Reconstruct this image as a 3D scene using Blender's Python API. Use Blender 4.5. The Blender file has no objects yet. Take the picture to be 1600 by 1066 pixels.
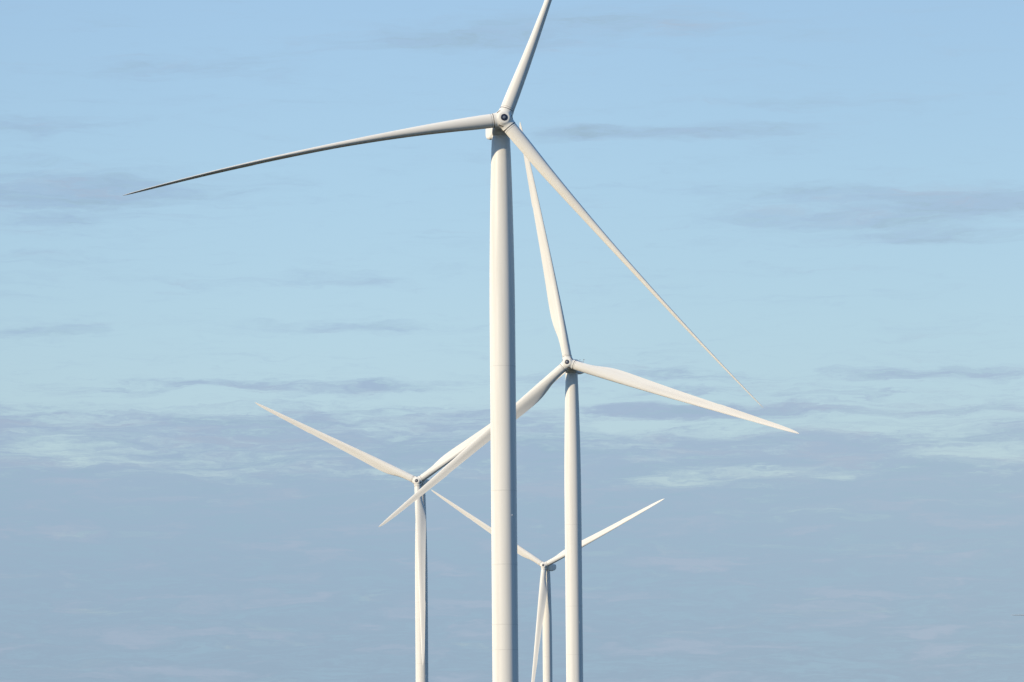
import bpy, bmesh, math, random
import numpy as np
from mathutils import Matrix, Vector

R_ = math.radians
scene = bpy.context.scene
COL = scene.collection

# ------------------------------------------------------------------ camera
CAM_Z = 1.7
CAM_Y = -873.41          # the nearest turbine stands close to the origin
cam = bpy.data.cameras.new('camera')
cam.sensor_width = 36.0
cam.lens = 36.0 * 7000.0 / 1600.0
cam.clip_start = 0.5
cam.clip_end = 90000.0
cam_o = bpy.data.objects.new('camera', cam)
COL.objects.link(cam_o)
PITCH, ROLL = R_(5.832), R_(0.5)
fw = Vector((0, math.cos(PITCH), math.sin(PITCH)))
rt = Vector((1, 0, 0))
up = rt.cross(fw)
rt2 = rt * math.cos(ROLL) - up * math.sin(ROLL)
up2 = up * math.cos(ROLL) + rt * math.sin(ROLL)
m = Matrix((rt2, up2, -fw)).transposed().to_4x4()
m.translation = (0, CAM_Y, CAM_Z)
cam_o.matrix_world = m
scene.camera = cam_o

# ------------------------------------------------------------------ light
SUN_AZ, SUN_EL = 235.0, 22.0          # clockwise from the viewing direction
scene.view_settings.view_transform = 'Standard'
scene.view_settings.look = 'None'
scene.view_settings.exposure = 0.2
scene.view_settings.gamma = 1.0
sun = bpy.data.lights.new('sun', 'SUN')
sun.energy = 4.4
sun.angle = R_(0.53)
sun.color = (1.0, 0.845, 0.62)
sun_o = bpy.data.objects.new('sun', sun)
COL.objects.link(sun_o)
to_sun = Vector((math.sin(R_(SUN_AZ)) * math.cos(R_(SUN_EL)),
                 math.cos(R_(SUN_AZ)) * math.cos(R_(SUN_EL)), math.sin(R_(SUN_EL))))
sun_o.rotation_euler = to_sun.to_track_quat('Z', 'Y').to_euler()
sun_o.location = (-400, -200, 400)

# ------------------------------------------------------------------ sky
# clouds are placed by world azimuth / elevation in degrees: (az, el, half width, half height, weight)
CLOUDS = [(-5.58, 7.75, 1.52, 0.217, 0.96), (-6.07, 7.37, 1.18, 0.098, 0.52), (-6.40, 8.60, 0.98, 0.140, 0.64), (-6.15, 6.89, 0.76, 0.108, 0.40), (-4.35, 9.34, 1.62, 0.174, 0.40), (-0.79, 9.69, 1.30, 0.140, 0.64), (1.28, 9.85, 1.94, 0.282, 0.55), (2.42, 8.49, 1.30, 0.098, 0.90), (0.85, 8.49, 0.64, 0.098, 0.64), (4.07, 8.83, 1.40, 0.076, 0.40), (4.55, 7.66, 2.38, 0.140, 0.64), (6.10, 7.46, 1.62, 0.140, 0.78), (4.13, 7.32, 1.40, 0.140, 0.59), (5.36, 7.07, 1.30, 0.098, 0.45), (-2.30, 6.60, 1.30, 0.076, 0.45), (-1.64, 6.03, 1.30, 0.064, 0.59), (-6.15, 5.97, 0.98, 0.064, 0.52), (-3.78, 5.32, 1.06, 0.057, 0.66), (-1.98, 5.25, 0.98, 0.082, 0.72), (-4.92, 5.21, 0.98, 0.049, 0.44), (0.16, 5.28, 0.41, 0.065, 0.44), (2.05, 5.36, 0.74, 0.074, 0.61), (5.41, 5.36, 1.39, 0.074, 0.66), (2.54, 5.16, 1.56, 0.057, 0.44), (2.70, 4.91, 1.64, 0.098, 0.99), (5.15, 4.91, 1.31, 0.065, 0.55), (6.21, 4.83, 0.57, 0.049, 0.44), (4.10, 5.11, 0.74, 0.041, 0.39), (1.31, 4.94, 0.57, 0.057, 0.44)]
GAPS = [(-6.14, 4.48, 0.78, 0.123, 0.76), (-5.25, 4.83, 0.49, 0.049, 0.45), (-5.01, 4.33, 0.98, 0.049, 0.40), (-3.86, 4.18, 0.90, 0.049, 0.49), (-4.11, 4.90, 1.06, 0.041, 0.27), (-1.49, 4.17, 0.49, 0.049, 0.45), (-1.98, 4.64, 0.33, 0.049, 0.27), (1.30, 4.75, 0.82, 0.065, 0.67), (2.70, 4.65, 0.65, 0.057, 0.42), (4.90, 4.63, 1.06, 0.049, 0.47), (2.12, 4.02, 0.61, 0.106, 0.76), (1.63, 4.27, 0.49, 0.041, 0.26), (3.43, 4.13, 0.90, 0.065, 0.64), (4.08, 4.04, 0.49, 0.049, 0.42), (6.08, 4.36, 0.78, 0.123, 0.67), (6.28, 4.10, 0.49, 0.057, 0.42), (3.10, 4.38, 0.33, 0.041, 0.34), (3.99, 3.60, 0.33, 0.041, 0.26), (6.02, 3.45, 0.41, 0.041, 0.26)]

def srgb(r, g, b):
    f = lambda c: (c / 255 / 12.92) if c / 255 <= 0.04045 else ((c / 255 + 0.055) / 1.055) ** 2.4
    return (f(r), f(g), f(b), 1.0)

world = bpy.data.worlds.new('World')
scene.world = world
world.use_nodes = True
wt = world.node_tree
wn, wl = wt.nodes, wt.links
bg = wn['Background']

class Nodes:
    """small helper to write shader maths as expressions"""
    def __init__(s, tree): s.t = tree
    def put(s, sock, v):
        if isinstance(v, bpy.types.NodeSocket): s.t.links.new(v, sock)
        else: sock.default_value = v
    def op(s, o, a, b=0.0, c=0.0, clamp=False):
        n = s.t.nodes.new('ShaderNodeMath'); n.operation = o; n.use_clamp = clamp
        for i, v in enumerate((a, b, c)): s.put(n.inputs[i], v)
        return n.outputs[0]
    def add(s, a, b): return s.op('ADD', a, b)
    def mul(s, a, b): return s.op('MULTIPLY', a, b)
    def sub(s, a, b): return s.op('SUBTRACT', a, b)
    def step(s, v, lo, hi, a=0.0, b=1.0):
        n = s.t.nodes.new('ShaderNodeMapRange'); n.interpolation_type = 'SMOOTHSTEP'
        for k, x in zip(('Value', 'From Min', 'From Max', 'To Min', 'To Max'), (v, lo, hi, a, b)): s.put(n.inputs[k], x)
        return n.outputs[0]
    def vec(s, x, y, z=0.0):
        n = s.t.nodes.new('ShaderNodeCombineXYZ')
        for i, v in enumerate((x, y, z)): s.put(n.inputs[i], v)
        return n.outputs[0]
    def noise(s, v, scale, detail=4.0, rough=0.55):
        n = s.t.nodes.new('ShaderNodeTexNoise')
        s.put(n.inputs['Vector'], v)
        n.inputs['Scale'].default_value = scale
        n.inputs['Detail'].default_value = detail
        n.inputs['Roughness'].default_value = rough
        return n.outputs['Fac']
    def mix(s, f, a, b, mode='MIX'):
        n = s.t.nodes.new('ShaderNodeMix'); n.data_type = 'RGBA'; n.blend_type = mode
        s.put(n.inputs[0], f); s.put(n.inputs[6], a); s.put(n.inputs[7], b)
        return n.outputs[2]
    def ramp(s, f, stops):
        n = s.t.nodes.new('ShaderNodeValToRGB')
        s.put(n.inputs[0], f)
        e = n.color_ramp.elements
        while len(e) < len(stops): e.new(0.5)
        for el, (p, c) in zip(e, stops): el.position = p; el.color = c
        return n.outputs[0]

N = Nodes(wt)
sky = wn.new('ShaderNodeTexSky')
sky.sky_type = 'NISHITA'
sky.sun_disc = False
sky.sun_elevation = R_(SUN_EL)
sky.sun_rotation = R_(SUN_AZ)
sky.air_density = 1.0
sky.dust_density = 0.3
sky.ozone_density = 2.0
SKY = 0.13
tc = wn.new('ShaderNodeTexCoord')
sep = wn.new('ShaderNodeSeparateXYZ')
wl.new(tc.outputs['Generated'], sep.inputs[0])
az = N.mul(N.op('ARCTAN2', sep.outputs[0], sep.outputs[1]), 57.29578)
el = N.mul(N.op('ARCSINE', sep.outputs[2]), 57.29578)
wa = N.noise(N.vec(N.mul(az, 0.55), N.mul(el, 2.2), 3.1), 1.0, 4.0, 0.6)
wb = N.noise(N.vec(N.mul(az, 0.9), N.mul(el, 5.0), 9.7), 1.0, 5.0, 0.6)
azw = N.add(az, N.mul(N.sub(wa, 0.5), 2.2))
elw = N.add(el, N.mul(N.sub(wb, 0.5), 0.36))
fine = N.noise(N.vec(N.mul(azw, 1.5), N.mul(elw, 13.0), 1.3), 1.0, 6.0, 0.62)
broad = N.noise(N.vec(N.mul(azw, 0.42), N.mul(elw, 4.0), 5.9), 1.0, 4.0, 0.5)

def blobs(items):
    tot = None
    for a, e, sa, se, w in items:
        dx = N.mul(N.sub(azw, a), 1.0 / sa)
        dy = N.mul(N.sub(elw, e), 1.0 / se)
        r2 = N.add(N.mul(dx, dx), N.mul(dy, dy))
        g = N.mul(N.op('EXPONENT', N.mul(r2, -0.9)), w)
        tot = g if tot is None else N.add(tot, g)
    return tot

edge = N.step(az, -0.2, 1.8, 5.0, 4.72)                       # upper edge of the cloud bank
bank = N.step(N.sub(elw, edge), 0.17, -0.22)
body = N.op('MAXIMUM', N.mul(bank, N.step(el, 5.3, 3.4, 0.64, 1.10)), blobs(CLOUDS))
body = N.sub(body, N.mul(blobs(GAPS), 0.78))
streak = N.noise(N.vec(N.mul(azw, 2.6), N.mul(elw, 34.0), 7.7), 1.0, 5.0, 0.65)
thin = N.mul(N.sub(broad, 0.52), 1.0)
layered = N.add(0.5, N.mul(N.step(el, 3.3, 4.1), N.step(el, 6.0, 5.2, 0.0, 0.95)))   # thin layers near the bank's upper edge
dens = N.add(N.add(N.add(body, N.mul(N.sub(fine, 0.5), N.step(el, 5.2, 6.5, 0.85, 1.15))), N.mul(N.sub(streak, 0.5), layered)), thin)
mask = N.mul(N.step(dens, -0.06, 0.98), N.step(el, 17.0, 10.5))
# clear air: paler and greener towards the horizon
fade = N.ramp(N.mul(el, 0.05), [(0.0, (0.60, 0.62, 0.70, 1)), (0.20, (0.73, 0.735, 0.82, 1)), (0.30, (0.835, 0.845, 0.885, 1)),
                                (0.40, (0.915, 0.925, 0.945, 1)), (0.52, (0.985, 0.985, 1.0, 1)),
                                (0.75, (0.60, 0.95, 1.18, 1)), (1.0, (0.40, 0.88, 1.28, 1))])  # high sky out of view: red cut, blue raised to tint shaded sides
even = N.step(az, -4.0, 7.0, 1.0, 0.90)
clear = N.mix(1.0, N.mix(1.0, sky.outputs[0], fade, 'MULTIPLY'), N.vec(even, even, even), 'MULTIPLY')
k = 1.0 / (SKY * 2 ** scene.view_settings.exposure)
def cl(r, g, b):
    c = srgb(r, g, b)
    return (c[0] * k, c[1] * k, c[2] * k, 1)
cloud = N.ramp(N.mul(el, 0.1), [(0.10, cl(152, 173, 194)), (0.16, cl(152, 175, 195)), (0.30, cl(156, 180, 201)), (0.40, cl(160, 184, 205)), (0.50, cl(163, 185, 209)),
                                (0.62, cl(163, 190, 216)), (0.80, cl(162, 192, 219)), (1.0, cl(162, 193, 221))])
patch = N.noise(N.vec(N.mul(azw, 0.65), N.mul(elw, 4.5), 21.0), 1.0, 6.0, 0.62)
warm = N.mix(N.step(patch, 0.50, 0.70, 0.0, 0.6), cloud, cl(171, 186, 205))
cool = N.mix(N.step(N.add(N.mul(patch, 0.5), N.mul(streak, 0.5)), 0.54, 0.36, 0.0, 0.75), warm, cl(156, 184, 203))
side = N.mix(1.0, cool, N.ramp(N.add(N.mul(az, 0.06), 0.5), [(0.0, (0.97, 0.97, 0.975, 1)), (0.5, (1, 1, 1, 1)), (1.0, (1.07, 1.04, 1.01, 1))]), 'MULTIPLY')
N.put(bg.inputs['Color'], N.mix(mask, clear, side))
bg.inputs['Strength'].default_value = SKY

# ------------------------------------------------------------------ materials
def material(name, base, rough=0.4, spec=0.5):
    mt = bpy.data.materials.new(name)
    mt.use_nodes = True
    b = mt.node_tree.nodes['Principled BSDF']
    b.inputs['Base Color'].default_value = (*base, 1)
    b.inputs['Roughness'].default_value = rough
    b.inputs['Specular IOR Level'].default_value = spec
    b.inputs['Diffuse Roughness'].default_value = 0.9
    return mt, Nodes(mt.node_tree), b

def weathered(name, base, dirt, stretch, amount, rough):
    mt, n, b = material(name, base, rough, 0.35)
    t = mt.node_tree.nodes.new('ShaderNodeTexCoord')
    mp = mt.node_tree.nodes.new('ShaderNodeMapping')
    mp.inputs['Scale'].default_value = stretch
    mt.node_tree.links.new(t.outputs['Object'], mp.inputs['Vector'])
    f = n.noise(mp.outputs[0], 1.0, 2.5, 0.5)
    c = n.mix(n.step(f, 0.42, 0.78, 0.0, amount), (*base, 1), (*dirt, 1))
    n.put(b.inputs['Base Color'], c)
    n.put(b.inputs['Roughness'], n.step(f, 0.3, 0.7, rough - 0.05, rough + 0.1))
    return mt

PAINT = (0.80, 0.78, 0.73)
M_TOWER = weathered('tower_paint', PAINT, (0.62, 0.60, 0.55), (0.9, 0.9, 0.035), 0.35, 0.42)
M_BLADE = weathered('blade_gelcoat', PAINT, (0.60, 0.57, 0.52), (0.06, 0.5, 0.5), 0.25, 0.38)
M_SHELL = weathered('glass_fibre_shell', PAINT, (0.62, 0.60, 0.55), (0.5, 0.5, 0.5), 0.30, 0.42)
M_FLANGE = material('flange_joint', (0.70, 0.685, 0.64), 0.6)[0]
M_SEAL = material('rubber_seal', (0.10, 0.085, 0.08), 0.7)[0]
M_HATCH = material('navy_ring', (0.010, 0.016, 0.045), 0.45)[0]
M_CORE = material('grey_cap', (0.16, 0.19, 0.24), 0.4)[0]
M_VENT = material('vent_slot', (0.16, 0.12, 0.09), 0.8)[0]
M_STEEL = material('galvanised_steel', (0.34, 0.35, 0.36), 0.45)[0]
M_LAMP = material('lamp_glass', (0.82, 0.82, 0.82), 0.15)[0]

# ------------------------------------------------------------------ mesh helpers
def new_mesh(name, verts, faces, mats, smooth=True, fmat=None):
    me = bpy.data.meshes.new(name)
    me.from_pydata([tuple(v) for v in verts], [], [tuple(f) for f in faces])
    for x in mats: me.materials.append(x)
    if smooth: me.polygons.foreach_set('use_smooth', [True] * len(me.polygons))
    if fmat is not None: me.polygons.foreach_set('material_index', fmat)
    me.update()
    return me

def obj(name, me, parent=None, mat=None):
    o = bpy.data.objects.new(name, me)
    COL.objects.link(o)
    o.parent = parent
    if mat is not None: o.matrix_local = mat
    return o

def lathe(profile, seg=96, cap=True):
    """profile of (radius, z, material index of the band above it)"""
    v, f, fm = [], [], []
    for r, z, _ in profile:
        for j in range(seg):
            a = 2 * math.pi * j / seg
            v.append((r * math.cos(a), r * math.sin(a), z))
    for i in range(len(profile) - 1):
        for j in range(seg):
            j2 = (j + 1) % seg
            f.append((i * seg + j, i * seg + j2, (i + 1) * seg + j2, (i + 1) * seg + j)); fm.append(profile[i][2])
    if cap:
        f.append(tuple(reversed(range(seg)))); fm.append(profile[0][2])
        f.append(tuple((len(profile) - 1) * seg + j for j in range(seg))); fm.append(profile[-1][2])
    return v, f, fm

def mark_sharp(me, angle):
    bm = bmesh.new(); bm.from_mesh(me)
    bm.normal_update()
    for e in bm.edges:
        if len(e.link_faces) == 2 and e.calc_face_angle() > angle: e.smooth = False
    bm.to_mesh(me); bm.free()
    return me

def surface_nets(fn, lo, hi, h):
    """mesh the zero level of a signed distance function"""
    lo, hi = np.array(lo, float), np.array(hi, float)
    n = np.ceil((hi - lo) / h).astype(int) + 1
    g = np.stack(np.meshgrid(*[lo[i] + h * np.arange(n[i]) for i in range(3)], indexing='ij'), -1)
    d = fn(g[..., 0], g[..., 1], g[..., 2])
    ins = d < 0
    cn = n - 1
    acc = np.zeros((*cn, 3)); cnt = np.zeros(cn)
    corners = [(i, j, k_) for i in (0, 1) for j in (0, 1) for k_ in (0, 1)]
    sl = lambda c: tuple(slice(c[i], c[i] + cn[i]) for i in range(3))
    for a in corners:
        for ax in range(3):
            if a[ax]: continue
            b = list(a); b[ax] = 1
            da, db = d[sl(a)], d[sl(b)]
            cross = (da < 0) != (db < 0)
            t = np.where(cross, da / np.where(cross, da - db, 1), 0)
            for q in range(3):
                acc[..., q] += np.where(cross, a[q] + (t if q == ax else 0), 0)
            cnt += cross
    act = cnt > 0
    idx = -np.ones(cn, int)
    idx[act] = np.arange(act.sum())
    base = np.stack(np.meshgrid(*[np.arange(c) for c in cn], indexing='ij'), -1)
    verts = lo + h * (base[act] + acc[act] / cnt[act][:, None])
    faces = []
    for ax in range(3):
        u, v = (ax + 1) % 3, (ax + 2) % 3
        s0 = [slice(1, n[i] - 1) for i in range(3)]; s0[ax] = slice(0, n[ax] - 1)
        s1 = list(s0); s1[ax] = slice(1, n[ax])
        a, b = ins[tuple(s0)], ins[tuple(s1)]
        for p in np.argwhere(a != b):
            q = p.copy()
            for i in range(3):
                if i != ax: q[i] += 1
            e = []
            for du, dv in ((0, 0), (-1, 0), (-1, -1), (0, -1)):
                c = q.copy(); c[u] += du; c[v] += dv
                e.append(idx[tuple(c)])
            faces.append(e if a[tuple(p)] else e[::-1])
    return verts, faces

def box_verts(cx, cy, cz, sx, sy, sz, v, f):
    o = len(v)
    for x in (-1, 1):
        for y in (-1, 1):
            for z in (-1, 1): v.append((cx + x * sx / 2, cy + y * sy / 2, cz + z * sz / 2))
    f += [tuple(o + i for i in q) for q in ((0, 1, 3, 2), (4, 6, 7, 5), (0, 4, 5, 1), (2, 3, 7, 6), (0, 2, 6, 4), (1, 5, 7, 3))]

def tube_verts(p, q, r, v, f, seg=10):
    p, q = Vector(p), Vector(q)
    d = (q - p).normalized()
    a = d.orthogonal().normalized(); b = d.cross(a)
    o = len(v)
    for c in (p, q):
        for j in range(seg):
            t = 2 * math.pi * j / seg
            v.append(c + a * r * math.cos(t) + b * r * math.sin(t))
    for j in range(seg):
        j2 = (j + 1) % seg
        f.append((o + j, o + j2, o + seg + j2, o + seg + j))
    f.append(tuple(o + j for j in reversed(range(seg)))); f.append(tuple(o + seg + j for j in range(seg)))

# ------------------------------------------------------------------ turbine kind
ROTOR, OVERHANG, TILT, CONE, ROOT = 75.0, 4.6, R_(5), R_(2), 2.02
AXIS_H = 133.7                      # rotor axis above the base, at the tower
TOP = AXIS_H - 2.80

def smooth(a, b, x):
    t = np.clip((np.asarray(x, float) - a) / (b - a), 0, 1)
    return t * t * (3 - 2 * t)

def tower_mesh():
    dep = [2.80, 3.6, 7, 13, 21, 29, 36, 50, 80, 105, AXIS_H]
    rad = [1.81, 1.84, 1.97, 2.14, 2.31, 2.44, 2.50, 2.51, 2.52, 2.53, 2.56]
    joints = [47.8, 72.2, 86.6, 98.3, 103.2, 118.0]
    prof = []
    for z in np.linspace(0, TOP, 70):
        prof.append((float(np.interp(AXIS_H - z, dep, rad)), float(z), 0))
    for j in joints:
        z = AXIS_H - j; r = float(np.interp(j, dep, rad))
        prof = [p for p in prof if abs(p[1] - z) > 0.5]
        prof += [(r, z - 0.08, 1), (r + 0.012, z - 0.06, 1), (r + 0.012, z + 0.06, 1), (r, z + 0.08, 0)]
    prof.sort(key=lambda p: p[1])
    return mark_sharp(new_mesh('tower', *lathe(prof, 128)[:2], [M_TOWER, M_FLANGE], True, lathe(prof, 128)[2]), R_(8))

def lamp_mesh():
    prof = [(0.05, 0.0, 1), (0.05, 0.22, 1), (0.20, 0.24, 0), (0.22, 0.30, 0), (0.22, 0.48, 0), (0.17, 0.58, 0), (0.07, 0.62, 0)]
    v, f, fm = lathe(prof, 24)
    return new_mesh('obstruction_light', v, f, [M_LAMP, M_STEEL], True, fm)

def nacelle_mesh():
    # y runs rearwards from the rotor; rounded box sections
    secs = [(-2.75, 1.45, -1.45, 1.45, 1.40), (-2.45, 1.62, -1.62, 1.60, 1.35), (-2.0, 1.84, -2.20, 1.74, 0.8), (-0.5, 1.94, -2.36, 1.80, 0.62),
            (2.5, 1.95, -2.36, 1.84, 0.60), (6.0, 1.95, -2.10, 1.80, 0.60), (9.6, 1.94, -1.50, 1.78, 0.58), (11.7, 1.80, -0.90, 1.68, 0.55), (12.0, 1.62, -0.74, 1.50, 0.50)]
    v, f = [], []
    K = 8
    for y, hw, zb, zt, r in secs:
        for sx, sz, a0 in ((1, -1, -90), (1, 1, 0), (-1, 1, 90), (-1, -1, 180)):
            cx, cz = sx * (hw - r), (zt - r) if sz > 0 else (zb + r)
            for i in range(K):
                a = R_(a0 + 90 * i / (K - 1))
                v.append((cx + r * math.cos(a), y, cz + r * math.sin(a)))
    S = 4 * K
    for i in range(len(secs) - 1):
        for j in range(S):
            j2 = (j + 1) % S
            f.append((i * S + j, i * S + j2, (i + 1) * S + j2, (i + 1) * S + j))
    f.append(tuple(reversed(range(S)))); f.append(tuple((len(secs) - 1) * S + j for j in range(S)))
    o = len(v)
    lv, lf, _ = lathe([(1.70, -2.81, 0), (1.80, -2.76, 0), (1.80, -2.25, 0)], 64)
    v += lv; f += [tuple(o + i for i in q) for q in lf]
    me = new_mesh('nacelle', v, f, [M_SHELL])
    bm = bmesh.new(); bm.from_mesh(me); bmesh.ops.recalc_face_normals(bm, faces=bm.faces); bm.to_mesh(me); bm.free()
    return mark_sharp(me, R_(50))

def mast_mesh():
    v, f = [], []
    for x in (-1.1, 1.1):
        tube_verts((x, 11.0, 1.6), (x, 12.5, 2.75), 0.045, v, f)
        tube_verts((x, 12.5, 2.75), (x, 12.5, 3.0), 0.03, v, f)
        for a in (0, 120, 240):
            p = Vector((x + 0.20 * math.cos(R_(a)), 12.5 + 0.20 * math.sin(R_(a)), 3.0))
            tube_verts((x, 12.5, 3.0), p, 0.02, v, f)
            tube_verts(p - Vector((0, 0, 0.07)), p + Vector((0, 0, 0.07)), 0.075, v, f)
    tube_verts((-1.1, 12.0, 2.36), (1.1, 12.0, 2.36), 0.04, v, f)
    tube_verts((0, 12.0, 2.36), (0, 12.0, 2.9), 0.03, v, f)
    box_verts(0, 12.2, 2.95, 0.05, 0.7, 0.16, v, f)
    return new_mesh('weather_mast', v, f, [M_STEEL], False)

def hub_sdf(x, y, z):
    # z is the rotor axis (forward), blades leave at 0, 120 and 240 degrees
    d = (np.sqrt((x / 1.86) ** 2 + (y / 1.86) ** 2 + (z / 2.15) ** 2) - 1) * 1.8
    for k_ in range(3):
        a = 2 * math.pi * k_ / 3
        s = x * math.cos(a) + y * math.sin(a)
        t = -x * math.sin(a) + y * math.cos(a)
        rad = np.sqrt(t * t + (z - s * math.sin(CONE)) ** 2) - 1.44
        c = np.maximum(rad, np.maximum(s - 1.96, -s))
        h = np.clip(0.5 + 0.5 * (c - d) / 0.32, 0, 1)
        d = c * (1 - h) + d * h - 0.32 * h * (1 - h)
        d = np.maximum(d, s - 1.96)
    fr = z - 1.78
    h = np.clip(0.5 - 0.5 * (fr - d) / 0.16, 0, 1)
    d = fr * (1 - h) + d * h + 0.16 * h * (1 - h)
    return np.maximum(d, -1.75 - z)

def hub_mesh():
    v, f = surface_nets(hub_sdf, (-2.3, -2.3, -2.0), (2.3, 2.3, 2.3), 0.06)
    me = new_mesh('hub', v, f, [M_SHELL])
    return mark_sharp(me, R_(38))

HATCH_Z = 1.79
def hatch_mesh():
    prof = [(0.68, HATCH_Z - 0.2, 0), (0.68, HATCH_Z + 0.05, 0), (0.62, HATCH_Z + 0.08, 0), (0.30, HATCH_Z + 0.06, 1), (0.26, HATCH_Z + 0.14, 1), (0.12, HATCH_Z + 0.17, 1)]
    v, f, fm = lathe(prof, 48)
    return mark_sharp(new_mesh('nose_hatch', v, f, [M_HATCH, M_CORE], True, fm), R_(35))

def slot_mesh():
    # a narrow slot lying across the shell between two blades: three of them, each its own object
    v, f = [], []
    box_verts(0, 0, 0, 0.22, 0.85, 0.13, v, f)
    return new_mesh('vent_slot', v, f, [M_VENT], False)

def slot_matrix(a, rad):
    # find the shell along the forward direction at this radius, lay the slot on it
    x, y = rad * math.cos(a), rad * math.sin(a)
    zs = np.linspace(2.1, -0.5, 800)
    d = hub_sdf(np.full_like(zs, x), np.full_like(zs, y), zs)
    z = zs[np.argmax(d < 0)]
    e = 0.03
    g = [float(hub_sdf(np.array([x + (e if i == 0 else 0)]), np.array([y + (e if i == 1 else 0)]), np.array([z + (e if i == 2 else 0)]))[0] -
               hub_sdf(np.array([x - (e if i == 0 else 0)]), np.array([y - (e if i == 1 else 0)]), np.array([z - (e if i == 2 else 0)]))[0]) for i in range(3)]
    n = Vector(g).normalized()
    t = Vector((-math.sin(a), math.cos(a), 0))
    t = (t - n * t.dot(n)).normalized()
    b = t.cross(n)
    mt = Matrix((b, t, n)).transposed().to_4x4()
    mt.translation = Vector((x, y, z)) - n * 0.012
    return mt

# blade stations: fraction of rotor radius, chord, thickness, twist, nose offset of the pitch axis
ST_R = [0.027, 0.05, 0.08, 0.11, 0.14, 0.165, 0.19, 0.22, 0.26, 0.32, 0.40, 0.50, 0.60, 0.645, 0.66, 0.80, 0.90, 0.93, 0.955, 0.975, 0.99, 1.0]
ST_C = [2.76, 2.76, 2.86, 3.15, 3.66, 4.00, 4.15, 4.16, 4.04, 3.74, 3.36, 2.93, 2.56, 2.38, 2.46, 1.82, 1.38, 1.20, 1.00, 0.78, 0.48, 0.10]
ST_T = [2.76, 2.74, 2.66, 2.52, 2.36, 2.20, 2.04, 1.86, 1.66, 1.40, 1.13, 0.86, 0.66, 0.59, 0.57, 0.36, 0.27, 0.24, 0.21, 0.175, 0.14, 0.06]
ST_W = [13.0, 13.0, 12.8, 12.4, 11.8, 11.2, 10.6, 9.8, 8.6, 7.0, 5.2, 3.5, 2.2, 1.7, 1.6, 0.4, -0.5, -0.8, -1.0, -1.0, -1.0, -1.0]
ST_A = [1.38, 1.38, 1.38, 1.38, 1.37, 1.36, 1.34, 1.32, 1.28, 1.21, 1.10, 0.95, 0.80, 0.74, 0.72, 0.50, 0.36, 0.31, 0.25, 0.18, 0.10, 0.0]

def blade_mesh(bend, droop_y, droop_z):
    """x = span, -y = nose, z = the side facing the wind; bend and droop are tip offsets in metres"""
    rs = np.unique(np.concatenate([np.linspace(0.027, 0.30, 46), np.linspace(0.30, 0.92, 48), np.linspace(0.92, 1.0, 22), [0.645, 0.652, 0.66]]))
    M = 40
    th = np.linspace(0, 2 * np.pi, M, endpoint=False)
    v, f = [], []
    for r in rs:
        c, t, tw, ax = (float(np.interp(r, ST_R, s)) for s in (ST_C, ST_T, ST_W, ST_A))
        w = float(smooth(0.045, 0.24, r))
        # circle, measured from the nose
        xc = 0.5 * (1 - np.cos(th)); yc = 0.5 * np.sin(th)
        # airfoil: x from nose 0 to tail 1 on both sides
        x = 0.5 * (1 - np.cos(th))
        yt = (0.2969 * np.sqrt(np.maximum(x, 0)) - 0.126 * x - 0.3516 * x ** 2 + 0.2843 * x ** 3 - 0.1015 * x ** 4) / 0.2 * 0.5 / 0.5
        yt = yt * 1.0
        side = np.where(np.sin(th) >= 0, 1.0, -1.0)           # +1: side facing the wind (pressure)
        cusp = 0.10 * np.maximum(x - 0.45, 0) * (1 - x) * 4
        tail = 0.012 * x
        ya = np.where(side > 0, 0.92 * yt * t / c - cusp * (1 - 0.35 * w), -(1.08 * yt * t / c)) + side * tail
        px = (xc * (1 - w) + x * w) * c
        py = yc * t * (1 - w) + ya * c * w
        X = r * ROTOR
        q = R_(-tw)
        yy = px - ax
        Y = yy * math.cos(q) - py * math.sin(q)
        Z = yy * math.sin(q) + py * math.cos(q)
        oz = (bend + droop_z) * r * r; oy = droop_y * r * r
        for a, b in zip(Y, Z): v.append((X, a + oy, b + oz))
    n = len(rs)
    for i in range(n - 1):
        for j in range(M):
            j2 = (j + 1) % M
            f.append((i * M + j, (i + 1) * M + j, (i + 1) * M + j2, i * M + j2))
    f.append(tuple(range(M))); f.append(tuple((n - 1) * M + j for j in reversed(range(M))))
    me = new_mesh('blade', v, f, [M_BLADE])
    bm = bmesh.new(); bm.from_mesh(me); bmesh.ops.recalc_face_normals(bm, faces=bm.faces); bm.to_mesh(me); bm.free()
    return mark_sharp(me, R_(55))

def seal_mesh():
    v, f = [], []
    for x0, x1, r in ((1.91, 2.09, 1.405), (2.40, 2.445, 1.388)):
        lv, lf, _ = lathe([(r - 0.05, x0, 0), (r, x0 + 0.004, 0), (r, x1 - 0.004, 0), (r - 0.05, x1, 0)], 64, True)
        o = len(v)
        v += [(z, x, y) for x, y, z in lv]; f += [tuple(o + i for i in q) for q in lf]
    return mark_sharp(new_mesh('root_seal', v, f, [M_SEAL]), R_(40))

ME = dict(tower=tower_mesh(), lamp=lamp_mesh(), nacelle=nacelle_mesh(), mast=mast_mesh(), hub=hub_mesh(), hatch=hatch_mesh(), slot=slot_mesh(), seal=seal_mesh())

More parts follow.
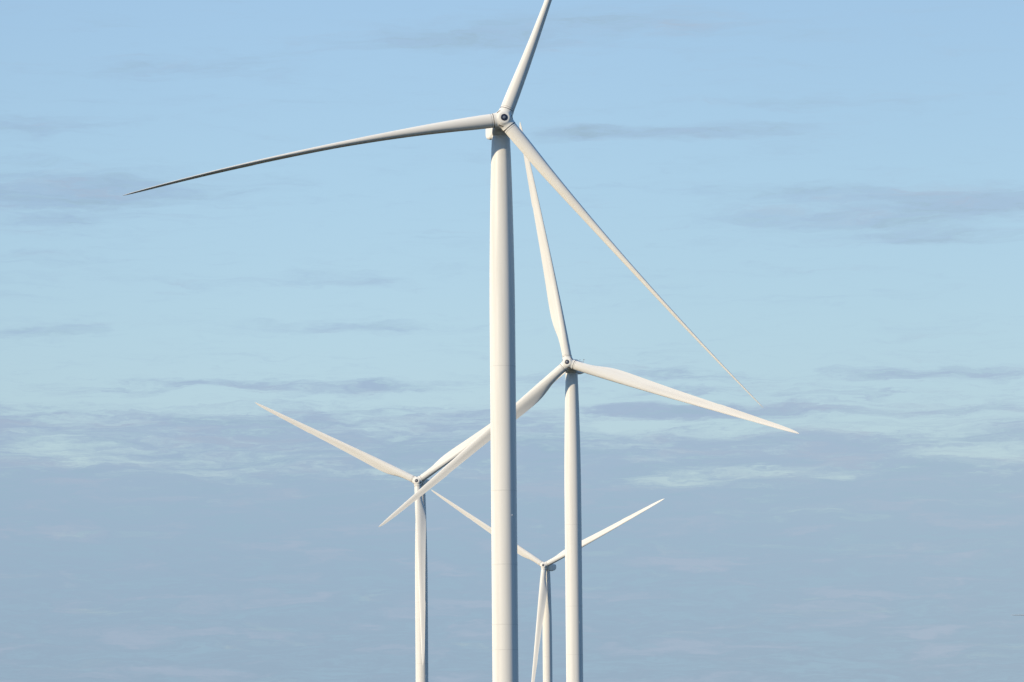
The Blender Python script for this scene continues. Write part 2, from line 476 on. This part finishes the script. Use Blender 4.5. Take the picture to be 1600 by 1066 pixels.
BLADES = {}
def wind_turbine(label, base, yaw, phi, pitch, bend, droop):
    """yaw: degrees the rotor is turned towards the left; phi: angle of the first blade seen from the front"""
    root = bpy.data.objects.new('wind_turbine', None)
    COL.objects.link(root)
    root.location = base
    root.rotation_euler = (0, 0, -R_(yaw))
    root['label'] = label
    root['category'] = 'wind turbine'
    root['group'] = 'wind turbines of the wind farm'
    tw = obj('tower', ME['tower'], root)
    az_ = R_(-52)
    obj('obstruction_light', ME['lamp'], tw, Matrix.Translation((0, 0, AXIS_H - 77.2)) @ Matrix.Rotation(az_ + R_(yaw), 4, 'Z') @ Matrix.Translation((2.48, 0, 0)) @ Matrix.Rotation(R_(35), 4, 'Y') @ Matrix.Scale(0.4, 4))
    na = obj('nacelle', ME['nacelle'], root, Matrix.Translation((0, 0, AXIS_H)))
    obj('weather_mast', ME['mast'], na)
    # rotor frame: u right, v up, w forward
    w = Vector((0, -math.cos(TILT), math.sin(TILT))); u = Vector((1, 0, 0)); v = w.cross(u)
    rc = Vector((0, -OVERHANG, AXIS_H + OVERHANG * math.tan(TILT)))
    def frame(a):
        er = u * math.cos(a) + v * math.sin(a); et = -u * math.sin(a) + v * math.cos(a)
        return er, et
    er, et = frame(R_(phi))
    hm = Matrix((er, et, w)).transposed().to_4x4(); hm.translation = rc
    hub = obj('hub', ME['hub'], root, hm)
    obj('nose_hatch', ME['hatch'], hub)
    for k_ in range(3):
        obj('vent_slot', ME['slot'], hub, slot_matrix(R_(60 + 120 * k_), 1.62))
    b = R_(pitch)
    for k_ in range(3):
        a = R_(phi + 120 * k_)
        er, et = frame(a)
        x = er * math.cos(CONE) + w * math.sin(CONE)
        z = w * math.cos(CONE) - er * math.sin(CONE)
        bmx = Matrix((x, et, z)).transposed().to_4x4() @ Matrix.Rotation(-b, 4, 'X') @ Matrix.Diagonal((1.014 if droop else 1.0, 1, 1, 1))
        bmx.translation = rc
        d = -droop * math.cos(a)                    # sag along the rotor plane
        key = (bend, pitch, k_ if droop else 0)     # parked rotors sag blade by blade, turning ones share one shape
        if key not in BLADES: BLADES[key] = blade_mesh(bend, d * math.cos(b), d * math.sin(b))
        bl = obj('blade', BLADES[key], root, bmx)
        obj('root_seal', ME['seal'], bl)
    return root

def base_of(axis):
    return (axis[0], axis[1] + CAM_Y, axis[2] - AXIS_H)

TURBINES = [
    ('tallest and nearest white wind turbine with thin edge-on curved blades', (-1.84, 873.41, 133.7), -6.3, 188.1, 85, 4.2, 1.6),
    ('second nearest white wind turbine, right of the tallest, one broad blade pointing steeply up', (17.82, 1338.97, 130.85), 13.0, 340.7, 8, 3.0, 0.0),
    ('small white wind turbine left of the tallest tower, a blade hanging down its tower', (-37.05, 1790.5, 127.73), 14.2, 153.4, 8, 3.0, 0.0),
    ('smallest and farthest white wind turbine, its hub low between the two thickest towers', (17.32, 2373.83, 123.81), 17.2, 25.8, 8, 3.0, 0.0),
    ('far wind turbine beyond the right edge of which only a thin dark blade tip shows', (443.0, 3342.0, 128.9), -6.3, 172.4, 85, 4.2, 1.6),
]

# ------------------------------------------------------------------ ground
def ground_z(x, y):
    z = -np.clip((np.asarray(y, float) - 873.0) * 0.0066, 0, 10.0)
    for t in TURBINES:
        ax = t[1]
        zb = ax[2] - AXIS_H
        z0 = -np.clip((ax[1] - 873.0) * 0.0066, 0, 10.0)
        z = z + (zb - z0) * np.exp(-((x - ax[0]) ** 2 + (y - ax[1]) ** 2) / (220.0 ** 2))
    return z

rings = np.concatenate([np.linspace(0, 4400, 111), np.geomspace(4600, 40000, 26)])
SEG = 220
gv, gf = [(0, 0, 0)], []
for r in rings[1:]:
    for j in range(SEG):
        a = 2 * math.pi * j / SEG
        x, y = r * math.cos(a), r * math.sin(a)
        gv.append((x, y, float(ground_z(x, y))))
for j in range(SEG): gf.append((0, 1 + j, 1 + (j + 1) % SEG))
for i in range(len(rings) - 2):
    for j in range(SEG):
        j2 = (j + 1) % SEG
        gf.append((1 + i * SEG + j, 1 + (i + 1) * SEG + j, 1 + (i + 1) * SEG + j2, 1 + i * SEG + j2))
mg, ng, bgd = material('field_grass', (0.07, 0.065, 0.03), 0.95, 0.1)
tg = mg.node_tree.nodes.new('ShaderNodeTexCoord')
f1 = ng.noise(tg.outputs['Object'], 0.006, 5.0, 0.55)
f2 = ng.noise(tg.outputs['Object'], 0.6, 6.0, 0.65)
c1 = ng.mix(ng.step(f1, 0.4, 0.62), (0.040, 0.044, 0.020, 1), (0.070, 0.058, 0.032, 1))
c2 = ng.mix(ng.step(f2, 0.35, 0.7, 0.0, 0.6), c1, (0.034, 0.032, 0.018, 1))
ng.put(bgd.inputs['Base Color'], c2)
ground = obj('ground', new_mesh('ground', gv, gf, [mg]))
ground.location = (0, CAM_Y, 0)
ground['kind'] = 'structure'

# ------------------------------------------------------------------ wind farm
for lab, ax, yaw, phi, pitch, bend, droop in TURBINES:
    wind_turbine(lab, base_of(ax), yaw, phi, pitch, bend, droop)
